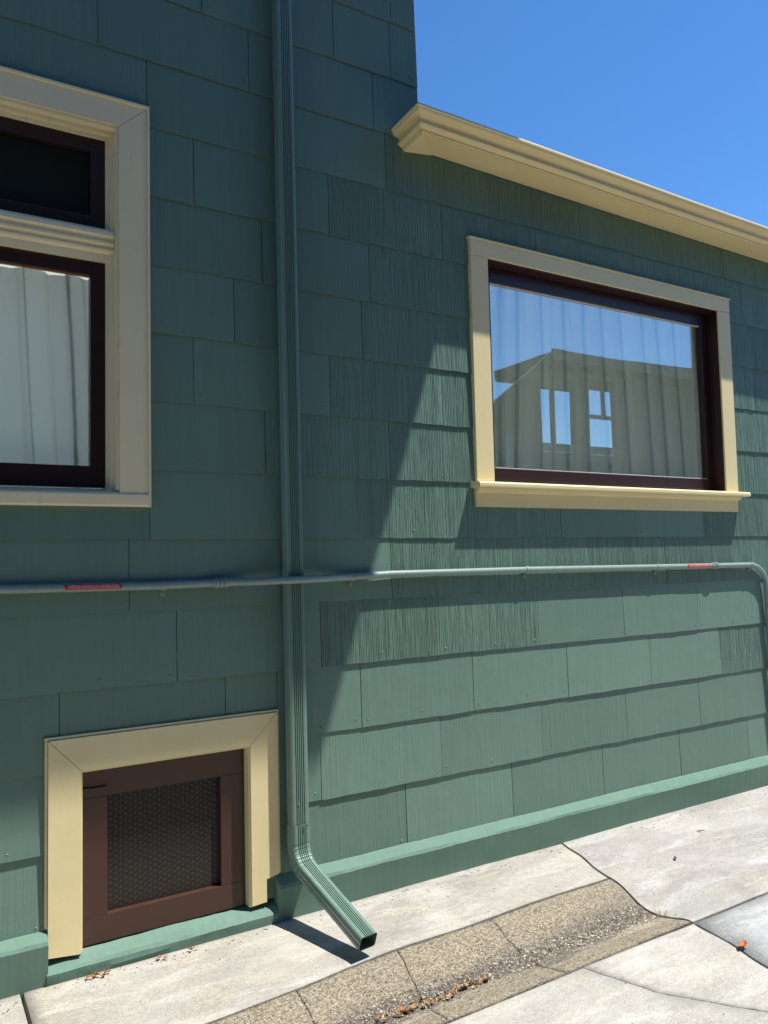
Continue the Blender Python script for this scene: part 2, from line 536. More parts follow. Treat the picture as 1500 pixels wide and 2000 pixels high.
# loose and half bedded stones in the worn middle of the channel
pm = bmesh.new(); prnd = random.Random(11)
for k in range(5200):
    x = prnd.uniform(0.25, 2.60); t = min(max(prnd.gauss(.52, .13), .06), .95)
    t += .10 * noise.noise(Vector((x * 4, 0, 4)))
    y = lerp(y_in(x), y_out(x), t)
    if x > joint_x(y) - .02: continue
    r = prnd.uniform(.0016, .0048) * (1.25 if abs(t - .52) < .12 else .8)
    z = GZ + dip(t) - .0005 + 0.004 * noise.noise(Vector((x * 6, y * 9, 2)))
    a0 = prnd.uniform(0, 6.3); sx_, sy_, sz_ = r * prnd.uniform(.8, 1.5), r * prnd.uniform(.7, 1.1), r * prnd.uniform(.5, .9)
    ca, sa = math.cos(a0), math.sin(a0)
    def pv(px, py, pz): return pm.verts.new((x + (px * ca - py * sa), y + (px * sa + py * ca), z + pz))
    e = [pv(sx_, 0, 0), pv(0, sy_, 0), pv(-sx_, 0, 0), pv(0, -sy_, 0)]
    tp = pv(prnd.uniform(-.3, .3) * sx_, prnd.uniform(-.3, .3) * sy_, sz_)
    mi = prnd.choice((0, 0, 1, 1, 2, 3))
    for q in range(4):
        f = pm.faces.new((e[q], e[(q + 1) % 4], tp)); f.material_index = mi
st = from_bm('stones', pm, 'stone_a', drive)
for q in ('stone_b', 'stone_c', 'stone_d'): st.data.materials.append(M[q])
tag(st, kind='stuff')

def right_h(x, y, u, v):
    j = joint_x(y)
    t = (y - y_in(2.65)) / (y_out(2.6) - y_in(2.65))
    k = min(max((x - j) / 0.42, 0), 1)
    k = 1 - k * k * (3 - 2 * k)
    return GZ + 0.001 + dip(t) * 0.97 * k + wob(x, y)
def right_up(u, v):
    y = lerp(-0.03, -0.940, v)
    l = joint_x(y) + .003
    return lerp(l, 8.0, u ** 2.2), y
sheet('slab', right_up, right_h, 60, 40, 0.09, 'slab_b', drive)
def right_low(u, v):
    y = lerp(-0.952, -3.7, v)
    return lerp(joint_x(y) + .006, 8.0, u), y
sheet('slab', right_low, flat, 30, 30, 0.09, 'slab_c', drive)
def front_big(u, v):
    x = lerp(-4.0, 2.3, u)
    for _ in range(4):
        y = lerp(y_out(x) - .004, -3.7, v ** 1.3)
        r = min(crack_x(y), joint_x(y) - .006) - .0015 if y > -1.62 else joint_x(y) - .006
        x = lerp(-4.0, r, u)
    return x, y
sheet('slab', front_big, flat, 50, 80, 0.09, 'slab_d', drive)
def front_wedge(u, v):
    y = lerp(-0.950, -1.60, v)
    l = crack_x(y) + .0015
    r = max(joint_x(y) - .006, l + .002)
    return lerp(l, r, u), y
sheet('slab', front_wedge, flat, 14, 60, 0.09, 'slab_d', drive)

# ------------------------------------------------------------------ the house
house = empty('house', (2.07, 0.0, 0.0))
tag(house, 'green shingled house side with cream trimmed windows and a crawl space vent', 'house')
def P(o):                                   # parent to the house keeping world coordinates
    o.parent = house
    o.matrix_parent_inverse = Matrix.Translation(house.location).inverted()
    return o

CX = 2.069                                   # corner of the tall block
HOLES = [(2.445, 4.235, 1.790, 2.900),       # wide window
         (-0.30, 0.690, 1.690, 3.080),       # tall window
         (0.552, 1.184, 0.085, 0.712)]       # vent
# sheathing behind the shingles
bm = bmesh.new()
for r in cut_rects(-4.0, CX - .004, 0.10, 5.299, HOLES): add_box(bm, r[0], r[1], 0.0, 0.11, r[2], r[3])
for r in cut_rects(CX - .004, 7.0, 0.10, 3.42, HOLES): add_box(bm, r[0], r[1], 0.0, 0.11, r[2], r[3])
add_box(bm, CX - .12, CX - .006, 0.11, 0.40, 3.2, 5.299)      # tall block's flank above the low roof
wall = P(from_bm('wall', bm, 'green'))

# shingles, course by course: (bottom z, [joints], [finish per piece])
C, F, S = 'combed', 'faint', 'smooth'
XL, XR = -1.52, 5.95
COURSES = [
    (5.010, [-0.90, -0.29, 0.31, 0.92, 1.52, CX], [F, F, F, F, F, F]),
    (4.740, [-1.20, -0.59, 0.01, 0.62, 1.22, 1.82, CX], [F] * 7),
    (4.470, [-0.80, -0.19, 0.41, 1.02, 1.62, CX], [F] * 6),
    (4.200, [-1.10, -0.49, 0.11, 0.72, 1.33, 1.70, CX], [F] * 7),
    (3.929, [-0.49, 0.115, 0.72, 1.325, 1.929, CX], [F, F, F, F, S, F]),
    (3.655, [-0.79, -0.19, 0.415, 1.019, 1.622, 1.921, CX], [F, F, F, F, S, S, F]),
    (3.384, [-0.59, 0.012, 0.616, 1.219, 1.822, CX], [F, F, F, F, S, S]),
    (3.117, [-0.41, 0.193, 0.797, 1.400, 1.883, 2.482, 3.103, 3.713, 4.323, 4.93], [F, F, F, S, S, C, C, C, C, C, C]),
    (2.846, [-0.23, 0.377, 0.981, 1.582, 2.187, 2.790, 3.392, 3.780, 4.384, 4.99], [F, F, F, F, C, C, C, C, C, C, C]),
    (2.578, [0.06, 0.662, 1.267, 1.783, 2.388, 2.99, 3.60, 4.610, 5.215], [F, F, F, F, C, C, C, C, C, C]),
    (2.312, [-0.06, 0.538, 1.143, 1.739, 2.344, 2.95, 3.96, 4.573, 5.18], [S, S, S, S, C, C, C, C, C, C]),
    (2.047, [-0.23, 0.369, 0.974, 1.573, 2.164, 2.77, 3.38, 3.99, 4.595, 5.20], [S, S, S, S, C, C, C, C, C, C, C]),
    (1.783, [0.06, 0.666, 1.271, 1.867, 2.472, 3.08, 3.68, 4.29, 4.895], [S, S, S, C, C, C, C, C, C, C]),
    (1.520, [-0.41, 0.196, 0.801, 1.400, 1.692, 2.292, 2.891, 3.455, 4.023, 4.628, 5.23], [S, S, S, S, S, C, C, S, S, C, C, C]),
    (1.255, [-0.48, 0.120, 0.725, 1.330, 1.862, 2.467, 3.072, 3.677, 4.282, 4.887], [S, S, S, S, S, C, C, C, C, C, C]),
    (0.986, [-0.31, 0.295, 0.900, 1.508, 2.113, 2.713, 3.322, 3.938, 4.545, 5.15], [S, S, S, F, C, C, S, S, F, F, F]),
    (0.714, [-0.12, 0.485, 1.090, 1.307, 1.695, 2.299, 2.900, 3.518, 4.126, 4.731], [S, S, S, S, S, F, S, S, S, C, S]),
    (0.445, [-0.31, 0.292, 0.895, 1.497, 2.106, 2.714, 3.313, 3.915, 4.530, 5.135], [S, S, S, S, F, F, F, S, S, S, S]),
    (0.178, [-0.51, 0.095, 0.700, 1.305, 1.910, 2.515, 3.126, 3.728, 4.346, 4.95], [F, F, F, F, F, F, F, S, S, S, S]),
]
FRONT_B, FRONT_T, TH = -0.0125, -0.0055, 0.0052
nail_bm = bmesh.new()
def face_y(z, zb, zt): 
    return FRONT_B + (FRONT_T - FRONT_B) * (z - zb) / (zt - zb)

def shingle_mesh(x0, x1, zb, zt, comb, seed):
    bm = bmesh.new()
    rects = cut_rects(x0, x1, zb, zt + 0.03, HOLES)
    if zt + 0.03 > 3.44:                     # low block stops under its gutter
        rects = [(a, min(b, CX), c, d) if d > 3.44 and b > CX and zb > 3.4 else (a, b, c, min(d, 3.40) if b > CX + .01 else d) for a, b, c, d in rects]
    rnd = random.Random(seed)
    tl = rnd.uniform(-0.0035, 0.0035)
    pr = rnd.uniform(-0.0008, 0.0018)
    for a, b, c, d in rects:
        if b - a < .004 or d - c < .004: continue
        n = max(2, int((b - a) / 0.05))
        xs_ = [a + (b - a) * i / n for i in range(n + 1)]
        if comb:                                  # grooves raked into the face, uneven in width and depth
            combed_face(bm, a, b, c, d, x0, x1, zb, zt, tl, pr, seed, rnd)
            continue
        cols = []
        for x in xs_:
            e = 0.0
            if abs(c - zb) < 1e-6:
                e = 0.0030 * noise.noise(Vector((x * 14, zb * 5.3, seed * .37))) + 0.0016 * noise.noise(Vector((x * 55, zb, seed * .7))) + tl * ((x - x0) / (x1 - x0) - .5)
            lo, hi = c + e, d
            bow = 0.0018 * noise.noise(Vector((x * 3.1, zb * 2.0, 7.7)))
            yl, yh = face_y(lo, zb, zt) - pr + bow, face_y(hi, zb, zt) - pr * .2
            cols.append([bm.verts.new(p) for p in ((x, yl, lo), (x, yh, hi), (x, yh + TH, hi), (x, yl + TH, lo))])
        for p, q in zip(cols[:-1], cols[1:]):
            for k in range(4):
                bm.faces.new((p[k], q[k], q[(k + 1) % 4], p[(k + 1) % 4]))
        bm.faces.new(cols[0]); bm.faces.new(list(reversed(cols[-1])))
    return bm

def combed_face(bm, a, b, c, d, x0, x1, zb, zt, tl, pr, seed, rnd):
    prof_ = [(a, .0004)]                           # (x, depth): broad ridges parted by narrow raked grooves
    while prof_[-1][0] < b - .014:
        x = prof_[-1][0] + rnd.uniform(.0036, .0080); g_ = rnd.uniform(.0010, .0019); dp = rnd.uniform(.0009, .0026)
        prof_ += [(x - .0016, -.0006 * rnd.random()), (x, .0002), (x + g_ * .8, dp), (x + g_ * 2.0, .0001)]
    prof_.append((b, .0004))
    xs_ = [p_[0] for p_ in prof_]
    NR = 5
    rows = []
    for x_i, x in enumerate(xs_):
        e = 0.0
        if abs(c - zb) < 1e-6:
            e = 0.0030 * noise.noise(Vector((x * 14, zb * 5.3, seed * .37))) + 0.0016 * noise.noise(Vector((x * 55, zb, seed * .7))) + tl * ((x - x0) / (x1 - x0) - .5)
        lo, hi_ = c + e, d
        base = prof_[x_i][1]
        col = []
        for r in range(NR + 1):
            z = lo + (hi_ - lo) * r / NR
            bow = 0.0018 * noise.noise(Vector((x * 3.1, zb * 2.0, 7.7))) * (1 - r / NR)
            dep = base * max(0.1, 1.0 + 1.1 * noise.noise(Vector((x * 90, z * 9, seed))))
            wx = .0005 * noise.noise(Vector((x * 9, z * 11, seed + 3.3))) if 0 < x_i < len(xs_) - 1 else 0
            y = face_y(z, zb, zt) - pr * (1 - .8 * r / NR) + bow + max(dep, -.001)
            col.append(bm.verts.new((x + wx, y, z)))
        col.append(bm.verts.new((x, face_y(hi_, zb, zt) + TH + .002, hi_)))
        col.append(bm.verts.new((x, face_y(lo, zb, zt) + TH, lo)))
        rows.append(col)
    m_ = len(rows[0])
    for p, q in zip(rows[:-1], rows[1:]):
        for k in range(m_):
            bm.faces.new((p[k], q[k], q[(k + 1) % m_], p[(k + 1) % m_]))
    bm.faces.new(rows[0]); bm.faces.new(list(reversed(rows[-1])))

def nail(x, z, y, r=0.0042):
    ring0 = []
    top = nail_bm.verts.new((x, y - r * .75, z))
    rr = [nail_bm.verts.new((x + r * math.cos(k * math.pi / 3), y + .001, z + r * math.sin(k * math.pi / 3))) for k in range(6)]
    for k in range(6):
        nail_bm.faces.new((top, rr[(k + 1) % 6], rr[k]))

def in_hole(x, z, pad=0.11):
    return any(h[0] - pad < x < h[1] + pad and h[2] - pad < z < h[3] + pad for h in HOLES)

seed = 0
for ci, (zb, joints, fin) in enumerate(COURSES):
    zt = COURSES[ci - 1][0] if ci else 5.28
    xs = [XL] + joints
    if joints[-1] != CX: xs.append(XR)
    for k in range(len(xs) - 1):
        seed += 1
        rnd = random.Random(seed * 13)
        gap = rnd.uniform(0.0008, 0.0022)
        x0, x1 = xs[k] + gap, xs[k + 1] - gap
        if xs[k + 1] == CX: x1 = CX + rnd.uniform(-0.006, 0.006)
        bmm = shingle_mesh(x0, x1, zb, zt, fin[min(k, len(fin) - 1)] == C, seed)
        if len(bmm.verts) == 0:
            bmm.free(); continue
        o = from_bm('shingle', bmm, fin[min(k, len(fin) - 1)], wall)
        for nx in (x0 + 0.028, (x0 + x1) / 2 + rnd.uniform(-.03, .03), x1 - 0.028):
            nzp = zb + 0.030 + rnd.uniform(-0.006, 0.010)
            if rnd.random() < 0.82 and not in_hole(nx, nzp) and nx < XR - .05 and not (zb > 3.3 and nx > CX - .02):
                nail(nx, nzp, face_y(nzp, zb, zt) - .0008, rnd.uniform(0.0034, 0.0056))
nails = from_bm('nail_heads', nail_bm, 'green', wall)
tag(nails, kind='stuff')

# ---- footing: three lumpy cast pieces with a sloped cap
def footing_piece(bm, xa, xb, prof, n, amp=0.0022):
    rows = []
    for i in range(n + 1):
        x = lerp(xa, xb, i / n)
        ring = []
        for q, (y, z) in enumerate(prof):
            k = amp if 0 < q < len(prof) - 1 else amp * .4
            if q in (2,): k = amp * 1.7
            dy = k * (noise.noise(Vector((x * 4, q * .9, 0))) + .5 * noise.noise(Vector((x * 17, q * 1.3, 5))))
            dz = k * (noise.noise(Vector((x * 4, q * 0.8, 9))) + .6 * noise.noise(Vector((x * 19, q * 1.7, 3))))
            ring.append((x, y + dy, z + dz))
        rows.append(ring)
    sweep(bm, rows, False, False)
    for r in (rows[0], rows[-1]):            # end faces
        pts = [Vector(p) for p in r] + [Vector((r[-1][0], 0.05, r[-1][2])), Vector((r[0][0], 0.05, r[0][2]))]
        bm.faces.new([bm.verts.new(p) for p in pts])

bm = bmesh.new()
profR = [(0.004, 0.196), (-0.018, 0.188), (-0.052, 0.161), (-0.058, 0.150), (-0.052, 0.095), (-0.047, 0.050), (-0.044, 0.016), (-0.043, -0.05)]
footing_piece(bm, 1.285, 7.0, profR, 420)
profL = [(0.004, 0.198), (-0.018, 0.190), (-0.050, 0.172), (-0.057, 0.160), (-0.051, 0.095), (-0.047, 0.045), (-0.044, 0.012), (-0.043, -0.05)]
footing_piece(bm, -4.0, 0.445, profL, 320)
profV = [(0.070, 0.094), (0.010, 0.088), (-0.022, 0.080), (-0.044, 0.068), (-0.053, 0.058), (-0.052, 0.040), (-0.047, 0.012), (-0.046, -0.05)]
footing_piece(bm, 0.441, 1.289, profV, 130, 0.0034)
foot = P(from_bm('footing', bm, 'found'))
for p in foot.data.polygons: p.use_smooth = len(p.vertices) == 4
foot.data.set_sharp_from_angle(angle=math.radians(14))

# ---- roofs, and rooms behind the glass with openings added to light them
bm = bmesh.new()
add_box(bm, -4.9, 3.15, -1.19, 0.42, 5.30, 5.47)
prism(bm, [(-4.95, 5.471), (3.20, 5.471), (-0.9, 7.3)], -1.22, 0.44)
P(from_bm('roof', bm, 'roofing'))
bm = bmesh.new()                                          # pitched low roof; unseen opening added to light the sheer curtain from behind
def roof_z(x, y): return 3.395 - 0.0166 * (x - CX) + (y + 0.16) * 0.16
for ra, rb, rc, rd in cut_rects(CX - .005, 7.2, -0.16, 6.0, [(2.6, 5.8, 1.2, 2.8)]):
    q = [(ra, rc), (rb, rc), (rb, rd), (ra, rd)]
    v = [bm.verts.new((x, y, roof_z(x, y))) for x, y in q] + [bm.verts.new((x, y, roof_z(x, y) - .03)) for x, y in q]
    for f in ((0, 1, 2, 3), (7, 6, 5, 4), (0, 4, 5, 1), (1, 5, 6, 2), (2, 6, 7, 3), (3, 7, 4, 0)):
        bm.faces.new([v[i] for i in f])
P(from_bm('low_roof', bm, 'roofing'))
bm = bmesh.new()
for r in cut_rects(-4.0, 7.0, -0.05, 4.2, [(-3.4, 1.3, 0.95, 3.2), (3.0, 5.6, 1.0, 2.7)]): add_box(bm, r[0], r[1], 3.2, 3.3, r[2], r[3])  # unseen rear openings added to bring daylight in behind the curtains
add_box(bm, -4.0, -3.9, 0.11, 3.2, -0.05, 4.2)
add_box(bm, 1.70, 1.80, 0.115, 3.2, 0.9, 4.2)
add_box(bm, 6.9, 7.0, 0.11, 3.2, -0.05, 3.4)
add_box(bm, -3.9, 6.9, 0.115, 3.2, 0.86, 0.90)
for r in cut_rects(-3.9, 1.70, 0.115, 3.2, [(-2.6, 1.5, 0.60, 2.9)]): add_box(bm, r[0], r[1], r[2], r[3], 3.3, 3.36)  # ceiling opening added so sun brightens the left room
for r in cut_rects(1.80, 6.9, 0.115, 3.2, [(2.6, 5.8, 1.2, 2.8)]): add_box(bm, r[0], r[1], r[2], r[3], 3.20, 3.26)  # added ceiling opening, below the one in the low roof
P(from_bm('interior_wall', bm, 'inside'))
P(box('added_dark_panel', -0.28, 0.67, 0.118, 0.124, 2.60, 3.10, 'black'))  # unseen black panel added to keep the transom glass dark
bounce_paving = box('bounce_paving', -8, 9, 4.4, 12, -0.06, 0.02, 'bounce_paving'); tag(bounce_paving, kind='structure')  # unseen pale paving added to bounce sunlight into the rooms

# ---- wide window
def board(name, x0, x1, y0, y1, z0, z1, mat, parent, bev=0.0025):
    return box(name, x0, x1, y0, y1, z0, z1, mat, parent, bev)

bm = bmesh.new()                                         # lining of the opening
hx0, hx1, hz0, hz1 = HOLES[0]
add_box(bm, hx0 + .0005, hx0 + .010, -0.020, 0.128, hz0 + .006, hz1 - .012)
add_box(bm, hx1 - .010, hx1 - .0005, -0.020, 0.128, hz0 + .006, hz1 - .012)
add_box(bm, hx0 + .0005, hx1 - .0005, -0.020, 0.128, hz1 - .012, hz1 - .001)
win = P(from_bm('window', bm, 'maroon'))
tag(win, 'wide single pane window with flat cream casing and sill over sheer curtains')
board('casing_board', 2.342, 2.449, -0.030, -0.002, 1.790, 2.892, 'cream', win)
board('casing_board', 4.230, 4.343, -0.030, -0.002, 1.790, 2.892, 'cream', win)
board('casing_board', 2.342, 4.343, -0.031, -0.002, 2.894, 2.972, 'cream', win)
board('drip_cap', 2.336, 4.349, -0.036, -0.002, 2.973, 2.983, 'cream', win, .002)
bm = bmesh.new()                                         # sloped sill with a rounded nose
prof = [(0.10, 1.800), (-0.066, 1.785), (-0.076, 1.782), (-0.082, 1.776), (-0.082, 1.763), (-0.076, 1.757), (-0.012, 1.757), (0.10, 1.757)]
sweep(bm, [[(x, y, z) for y, z in prof] for x in (2.318, 4.386)])
from_bm('sill', bm, 'cream', win)
bm = bmesh.new()
prof = [(-0.006, 1.756), (-0.046, 1.756), (-0.042, 1.742), (-0.024, 1.736), (-0.021, 1.668), (-0.006, 1.668)]
sweep(bm, [[(x, y, z) for y, z in prof] for x in (2.340, 4.345)])
from_bm('apron', bm, 'cream', win)
sy0, sy1 = 0.050, 0.092
gx0, gx1, gz0, gz1 = 2.522, 4.170, 1.868, 2.812
board('sash_stile', hx0 + .011, gx0, sy0, sy1, 1.806, hz1 - .013, 'maroon', win)
board('sash_stile', gx1, hx1 - .011, sy0, sy1, 1.806, hz1 - .013, 'maroon', win)
board('sash_rail', gx0 + .0005, gx1 - .0005, sy0 + .001, sy1, gz1, hz1 - .013, 'maroon', win)
board('sash_rail', gx0 + .0005, gx1 - .0005, sy0 + .001, sy1, 1.806, gz0, 'maroon', win)
box('glazing_bead', gx0, gx1, .062, .070, gz1 - .0045, gz1 + .001, 'bead', win)
box('glazing_bead', gx0, gx1, .056, .070, gz0 - .001, gz0 + .0055, 'bead', win)
bm = bmesh.new()
add_box(bm, gx0 - .005, gx1 + .005, 0.071, 0.075, gz0 - .005, gz1 + .005)
from_bm('pane', bm, 'glass', win)

# ---- tall window on the left
tx0, tx1, tz0, tz1 = HOLES[1]
bm = bmesh.new()
for k, (d0, d1, w) in enumerate(((-0.018, 0.012, 0.012), (0.012, 0.034, 0.026), (0.034, 0.10, 0.038))):
    add_box(bm, tx1 - w, tx1 - .0005 + k * .0002, d0, d1, tz0 + .01, tz1 - w, .002)
    add_box(bm, tx0 + .0005 - k * .0002, tx0 + w, d0, d1, tz0 + .01, tz1 - w, .002)
    add_box(bm, tx0 + .001, tx1 - .001, d0 + .0005, d1 - .0005, tz1 - w, tz1 - .0005 + k * .0002, .002)
tw = P(from_bm('window', bm, 'cream_old'))
tag(tw, 'tall window with weathered cream casing, dark transom and lined curtain below')
def quad_board(name, pts, y0, y1, mat, parent):
    bm = bmesh.new(); prism(bm, pts, y0, y1)
    es = [e for e in bm.edges if abs(e.verts[0].co.y - e.verts[1].co.y) < 1e-6 and e.verts[0].co.y == min(y0, y1)]
    bmesh.ops.bevel(bm, geom=es, offset=.002, segments=2, affect='EDGES')
    return from_bm(name, bm, mat, parent)
ox0, ox1, oz1 = tx0 - .108, 0.792, 3.172
quad_board('casing_board', [(tx1 - .001, 1.668), (ox1, 1.668), (ox1, oz1), (tx1 - .001, tz1 - .001)], -0.026, -0.002, 'cream_old', tw)
quad_board('casing_board', [(ox0, 1.668), (tx0 + .001, 1.668), (tx0 + .001, tz1 - .001), (ox0, oz1)], -0.026, -0.002, 'cream_old', tw)
quad_board('casing_board', [(tx0 + .002, tz1), (tx1 - .002, tz1), (ox1 - .001, oz1 + .001), (ox0 + .001, oz1 + .001)], -0.0255, -0.002, 'cream_old', tw)
bm = bmesh.new()
add_box(bm, ox0 - .010, ox1 + .010, -0.033, -0.003, oz1 + .0015, oz1 + .0125, .002)
add_box(bm, ox1 + .0005, ox1 + .010, -0.032, -0.003, 1.640, oz1 + .001, .002)
add_box(bm, ox0 - .010, ox0 - .0005, -0.032, -0.003, 1.640, oz1 + .001, .002)
from_bm('backband', bm, 'cream_old', tw)
bm = bmesh.new()
prof = [(0.10, 1.716), (0.030, 1.706), (-0.030, 1.690), (-0.034, 1.684), (-0.034, 1.648), (-0.030, 1.642), (-0.004, 1.641), (0.10, 1.655)]
sweep(bm, [[(x, y, z) for y, z in prof] for x in (ox0 - .009, ox1 + .0003)])
from_bm('sill', bm, 'cream_old', tw)
bm = bmesh.new()                                         # moulded transom bar
prof = [(0.09, 2.692), (0.006, 2.684), (-0.006, 2.672), (-0.008, 2.656), (0.002, 2.650), (0.004, 2.640), (-0.003, 2.634), (-0.003, 2.626),
        (0.008, 2.622), (0.010, 2.612), (0.004, 2.608), (0.006, 2.600), (0.018, 2.592), (0.020, 2.566), (0.09, 2.566)]
sweep(bm, [[(x, y, z) for y, z in prof] for x in (tx0 + .014, tx1 - .014)])
from_bm('transom_bar', bm, 'cream_old', tw)
jx0, jx1 = tx0 + .039, tx1 - .039
ty0, ty1 = 0.040, 0.080
for nm, z0, z1, rail_b, rail_t, pane in (('upper', 2.694, tz1 - .039, .045, .05, 'glass_dark'), ('lower', 1.716, 2.565, .078, .052, 'glass_low')):
    st = .052
    board('sash_stile', jx0, jx0 + st, ty0, ty1, z0, z1, 'maroon', tw)
    board('sash_stile', jx1 - st, jx1, ty0, ty1, z0, z1, 'maroon', tw)
    board('sash_rail', jx0 + st + .0005, jx1 - st - .0005, ty0 + .001, ty1, z0, z0 + rail_b, 'maroon', tw)
    board('sash_rail', jx0 + st + .0005, jx1 - st - .0005, ty0 + .001, ty1, z1 - rail_t, z1, 'maroon', tw)
    bm = bmesh.new(); add_box(bm, jx0 + st - .005, jx1 - st + .005, .060, .064, z0 + rail_b - .005, z1 - rail_t + .005)
    from_bm('pane', bm, pane, tw)
    if nm == 'lower':
        bm = bmesh.new()
        add_box(bm, jx0 + st, jx1 - st, .050, .059, z1 - rail_t - .006, z1 - rail_t + .001)
        from_bm('glazing_bead', bm, 'wood', tw)

# ---- crawl space vent
vx0, vx1, vz0, vz1 = HOLES[2]
bm = bmesh.new()
add_box(bm, vx0 + .0005, vx0 + .008, -0.02, 0.11, vz0 + .01, vz1 - .009)
add_box(bm, vx1 - .010, vx1 - .0005, -0.02, 0.11, vz0 + .01, vz1 - .009)
add_box(bm, vx0 + .0005, vx1 - .0005, -0.02, 0.11, vz1 - .009, vz1 - .0005)
vent = P(from_bm('vent', bm, 'cream'))
tag(vent, 'crawl space vent with cream mitred casing and pierced bronze grille')
wx0, wx1, wz1 = 0.447, 1.296, 0.826
quad_board('casing_board', [(wx0, 0.104), (vx0 + .002, 0.092), (vx0 + .002, vz1 - .002), (wx0, wz1)], -0.030, -0.012, 'cream', vent)
quad_board('casing_board', [(vx1 - .002, 0.100), (1.243, 0.104), (1.243, 0.19), (wx1, 0.200), (wx1, wz1), (vx1 - .002, vz1 - .002)], -0.030, -0.012, 'cream', vent)
quad_board('casing_board', [(vx0 + .003, vz1 - .001), (vx1 - .003, vz1 - .001), (wx1 - .001, wz1 + .001), (wx0 + .001, wz1 + .001)], -0.0295, -0.012, 'cream', vent)
bm = bmesh.new()
add_box(bm, wx0 - .011, wx1 + .011, -0.022, -0.010, wz1 + .0015, wz1 + .0115, .002)
add_box(bm, wx1 + .0005, wx1 + .010, -0.022, -0.010, 0.20, wz1 + .001, .002)
add_box(bm, wx0 - .010, wx0 - .0008, -0.022, -0.010, 0.20, wz1 + .001, .002)
from_bm('backband', bm, 'cream', vent)
fx0, fx1, fz0, fz1 = vx0 + .009, vx1 - .011, 0.094, vz1 - .010
sx0, sx1, sz0, sz1 = 0.652, 1.075, 0.187, 0.602
fy0, fy1 = 0.016, 0.050
board('stile', fx0, sx0, fy0, fy1, sz0 + .0006, sz1 - .0006, 'brown', vent, .0015)
board('stile', sx1, fx1 - .012, fy0, fy1, sz0 + .0006, sz1 - .0006, 'brown', vent, .0015)
board('rail', fx0, fx1 - .012, fy0 - .0006, fy1, sz1, fz1, 'brown', vent, .0015)
board('rail', fx0, fx1 - .012, fy0 - .0006, fy1, fz0, sz0, 'brown', vent, .0015)
board('hinge_stop', fx1 - .011, fx1, 0.020, 0.09, fz0, fz1, 'brown', vent, .0015)
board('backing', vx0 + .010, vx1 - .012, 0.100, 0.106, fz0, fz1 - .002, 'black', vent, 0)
bm = bmesh.new()
add_box(bm, 0.590, 0.650, 0.004, 0.012, 0.629, 0.637, .002)
add_box(bm, 0.566, 0.590, 0.006, 0.0145, 0.626, 0.640, .002)
from_bm('latch', bm, 'grille', vent)
bm = bmesh.new()                                          # pierced sheet: rows of uprights, cross bars and diagonals
gy = 0.040
def bar(bm, a, b, w, y):
    d = Vector((b[0] - a[0], 0, b[1] - a[1])).normalized()
    n = Vector((-d.z, 0, d.x)) * (w / 2)
    pts = [(a[0] + n.x, a[1] + n.z), (b[0] + n.x, b[1] + n.z), (b[0] - n.x, b[1] - n.z), (a[0] - n.x, a[1] - n.z)]
    prism(bm, pts, y, y + .0012)
ax0, ax1, az0, az1 = sx0 - .004, sx1 + .004, sz0 - .004, sz1 + .004
def family(deg, spacing, w, y):                           # parallel bars clipped to the sheet
    th = math.radians(deg); d = (math.cos(th), math.sin(th)); n = (-d[1], d[0])
    cx_, cz_ = (ax0 + ax1) / 2, (az0 + az1) / 2
    for k in range(-60, 61):
        px_, pz_ = cx_ + n[0] * spacing * k, cz_ + n[1] * spacing * k
        t0, t1 = -9.0, 9.0
        for p0, dd, lo, hi in ((px_, d[0], ax0, ax1), (pz_, d[1], az0, az1)):
            if abs(dd) < 1e-9:
                if p0 < lo or p0 > hi: t0, t1 = 1.0, -1.0
                continue
            u, v = (lo - p0) / dd, (hi - p0) / dd
            t0, t1 = max(t0, min(u, v)), min(t1, max(u, v))
        if t1 - t0 > .002:
            bar(bm, (px_ + d[0] * t0, pz_ + d[1] * t0), (px_ + d[0] * t1, pz_ + d[1] * t1), w, y)
SP = 0.0205
for i, dg in enumerate((90, 30, -30)): family(dg, SP * math.cos(math.radians(30)), 0.0026, gy + i * .0001)
for i, dg in enumerate((0, 60, -60)): family(dg, SP / 2, 0.0011, gy + .0004 + i * .0001)
from_bm('grille', bm, 'grille', vent)

# ------------------------------------------------------------------ gutter: moulded trough with a mitred return
GL = 3.412
gprof = [(0.012, -0.020), (0.235, -0.018), (0.237, 0.000), (0.249, 0.001), (0.252, -0.004), (0.252, -0.012), (0.247, -0.015), (0.246, -0.021), (0.241, -0.028), (0.232, -0.032), (0.217, -0.035),
         (0.209, -0.041), (0.206, -0.051), (0.208, -0.060), (0.213, -0.065), (0.213, -0.072), (0.207, -0.079), (0.197, -0.084), (0.190, -0.0855), (0.190, -0.096), (0.182, -0.097), (0.182, -0.102), (0.177, -0.1025), (0.012, -0.078)]
gprof = [(o, z * 0.87) for o, z in gprof]
bm = bmesh.new()
SX = 1.905 + 0.250
rings = [[(SX - o + 0.012 * (o > .1), -0.002 if o > .05 else -0.004, GL + z) for o, z in gprof],
         [(SX - o, -o, GL + z) for o, z in gprof]]
for x in (2.6, 3.2, 3.8, 4.4, 5.0, 5.6, 7.15):
    rings.append([(x, -o, GL + z - 0.017 * (x - 1.9) + 0.0015 * math.sin(x * 3)) for o, z in gprof])
sweep(bm, rings)
gut = from_bm('gutter', bm, 'gutter')
tag(gut, 'long cream moulded eaves gutter with a mitred left end under blue sky', 'gutter')

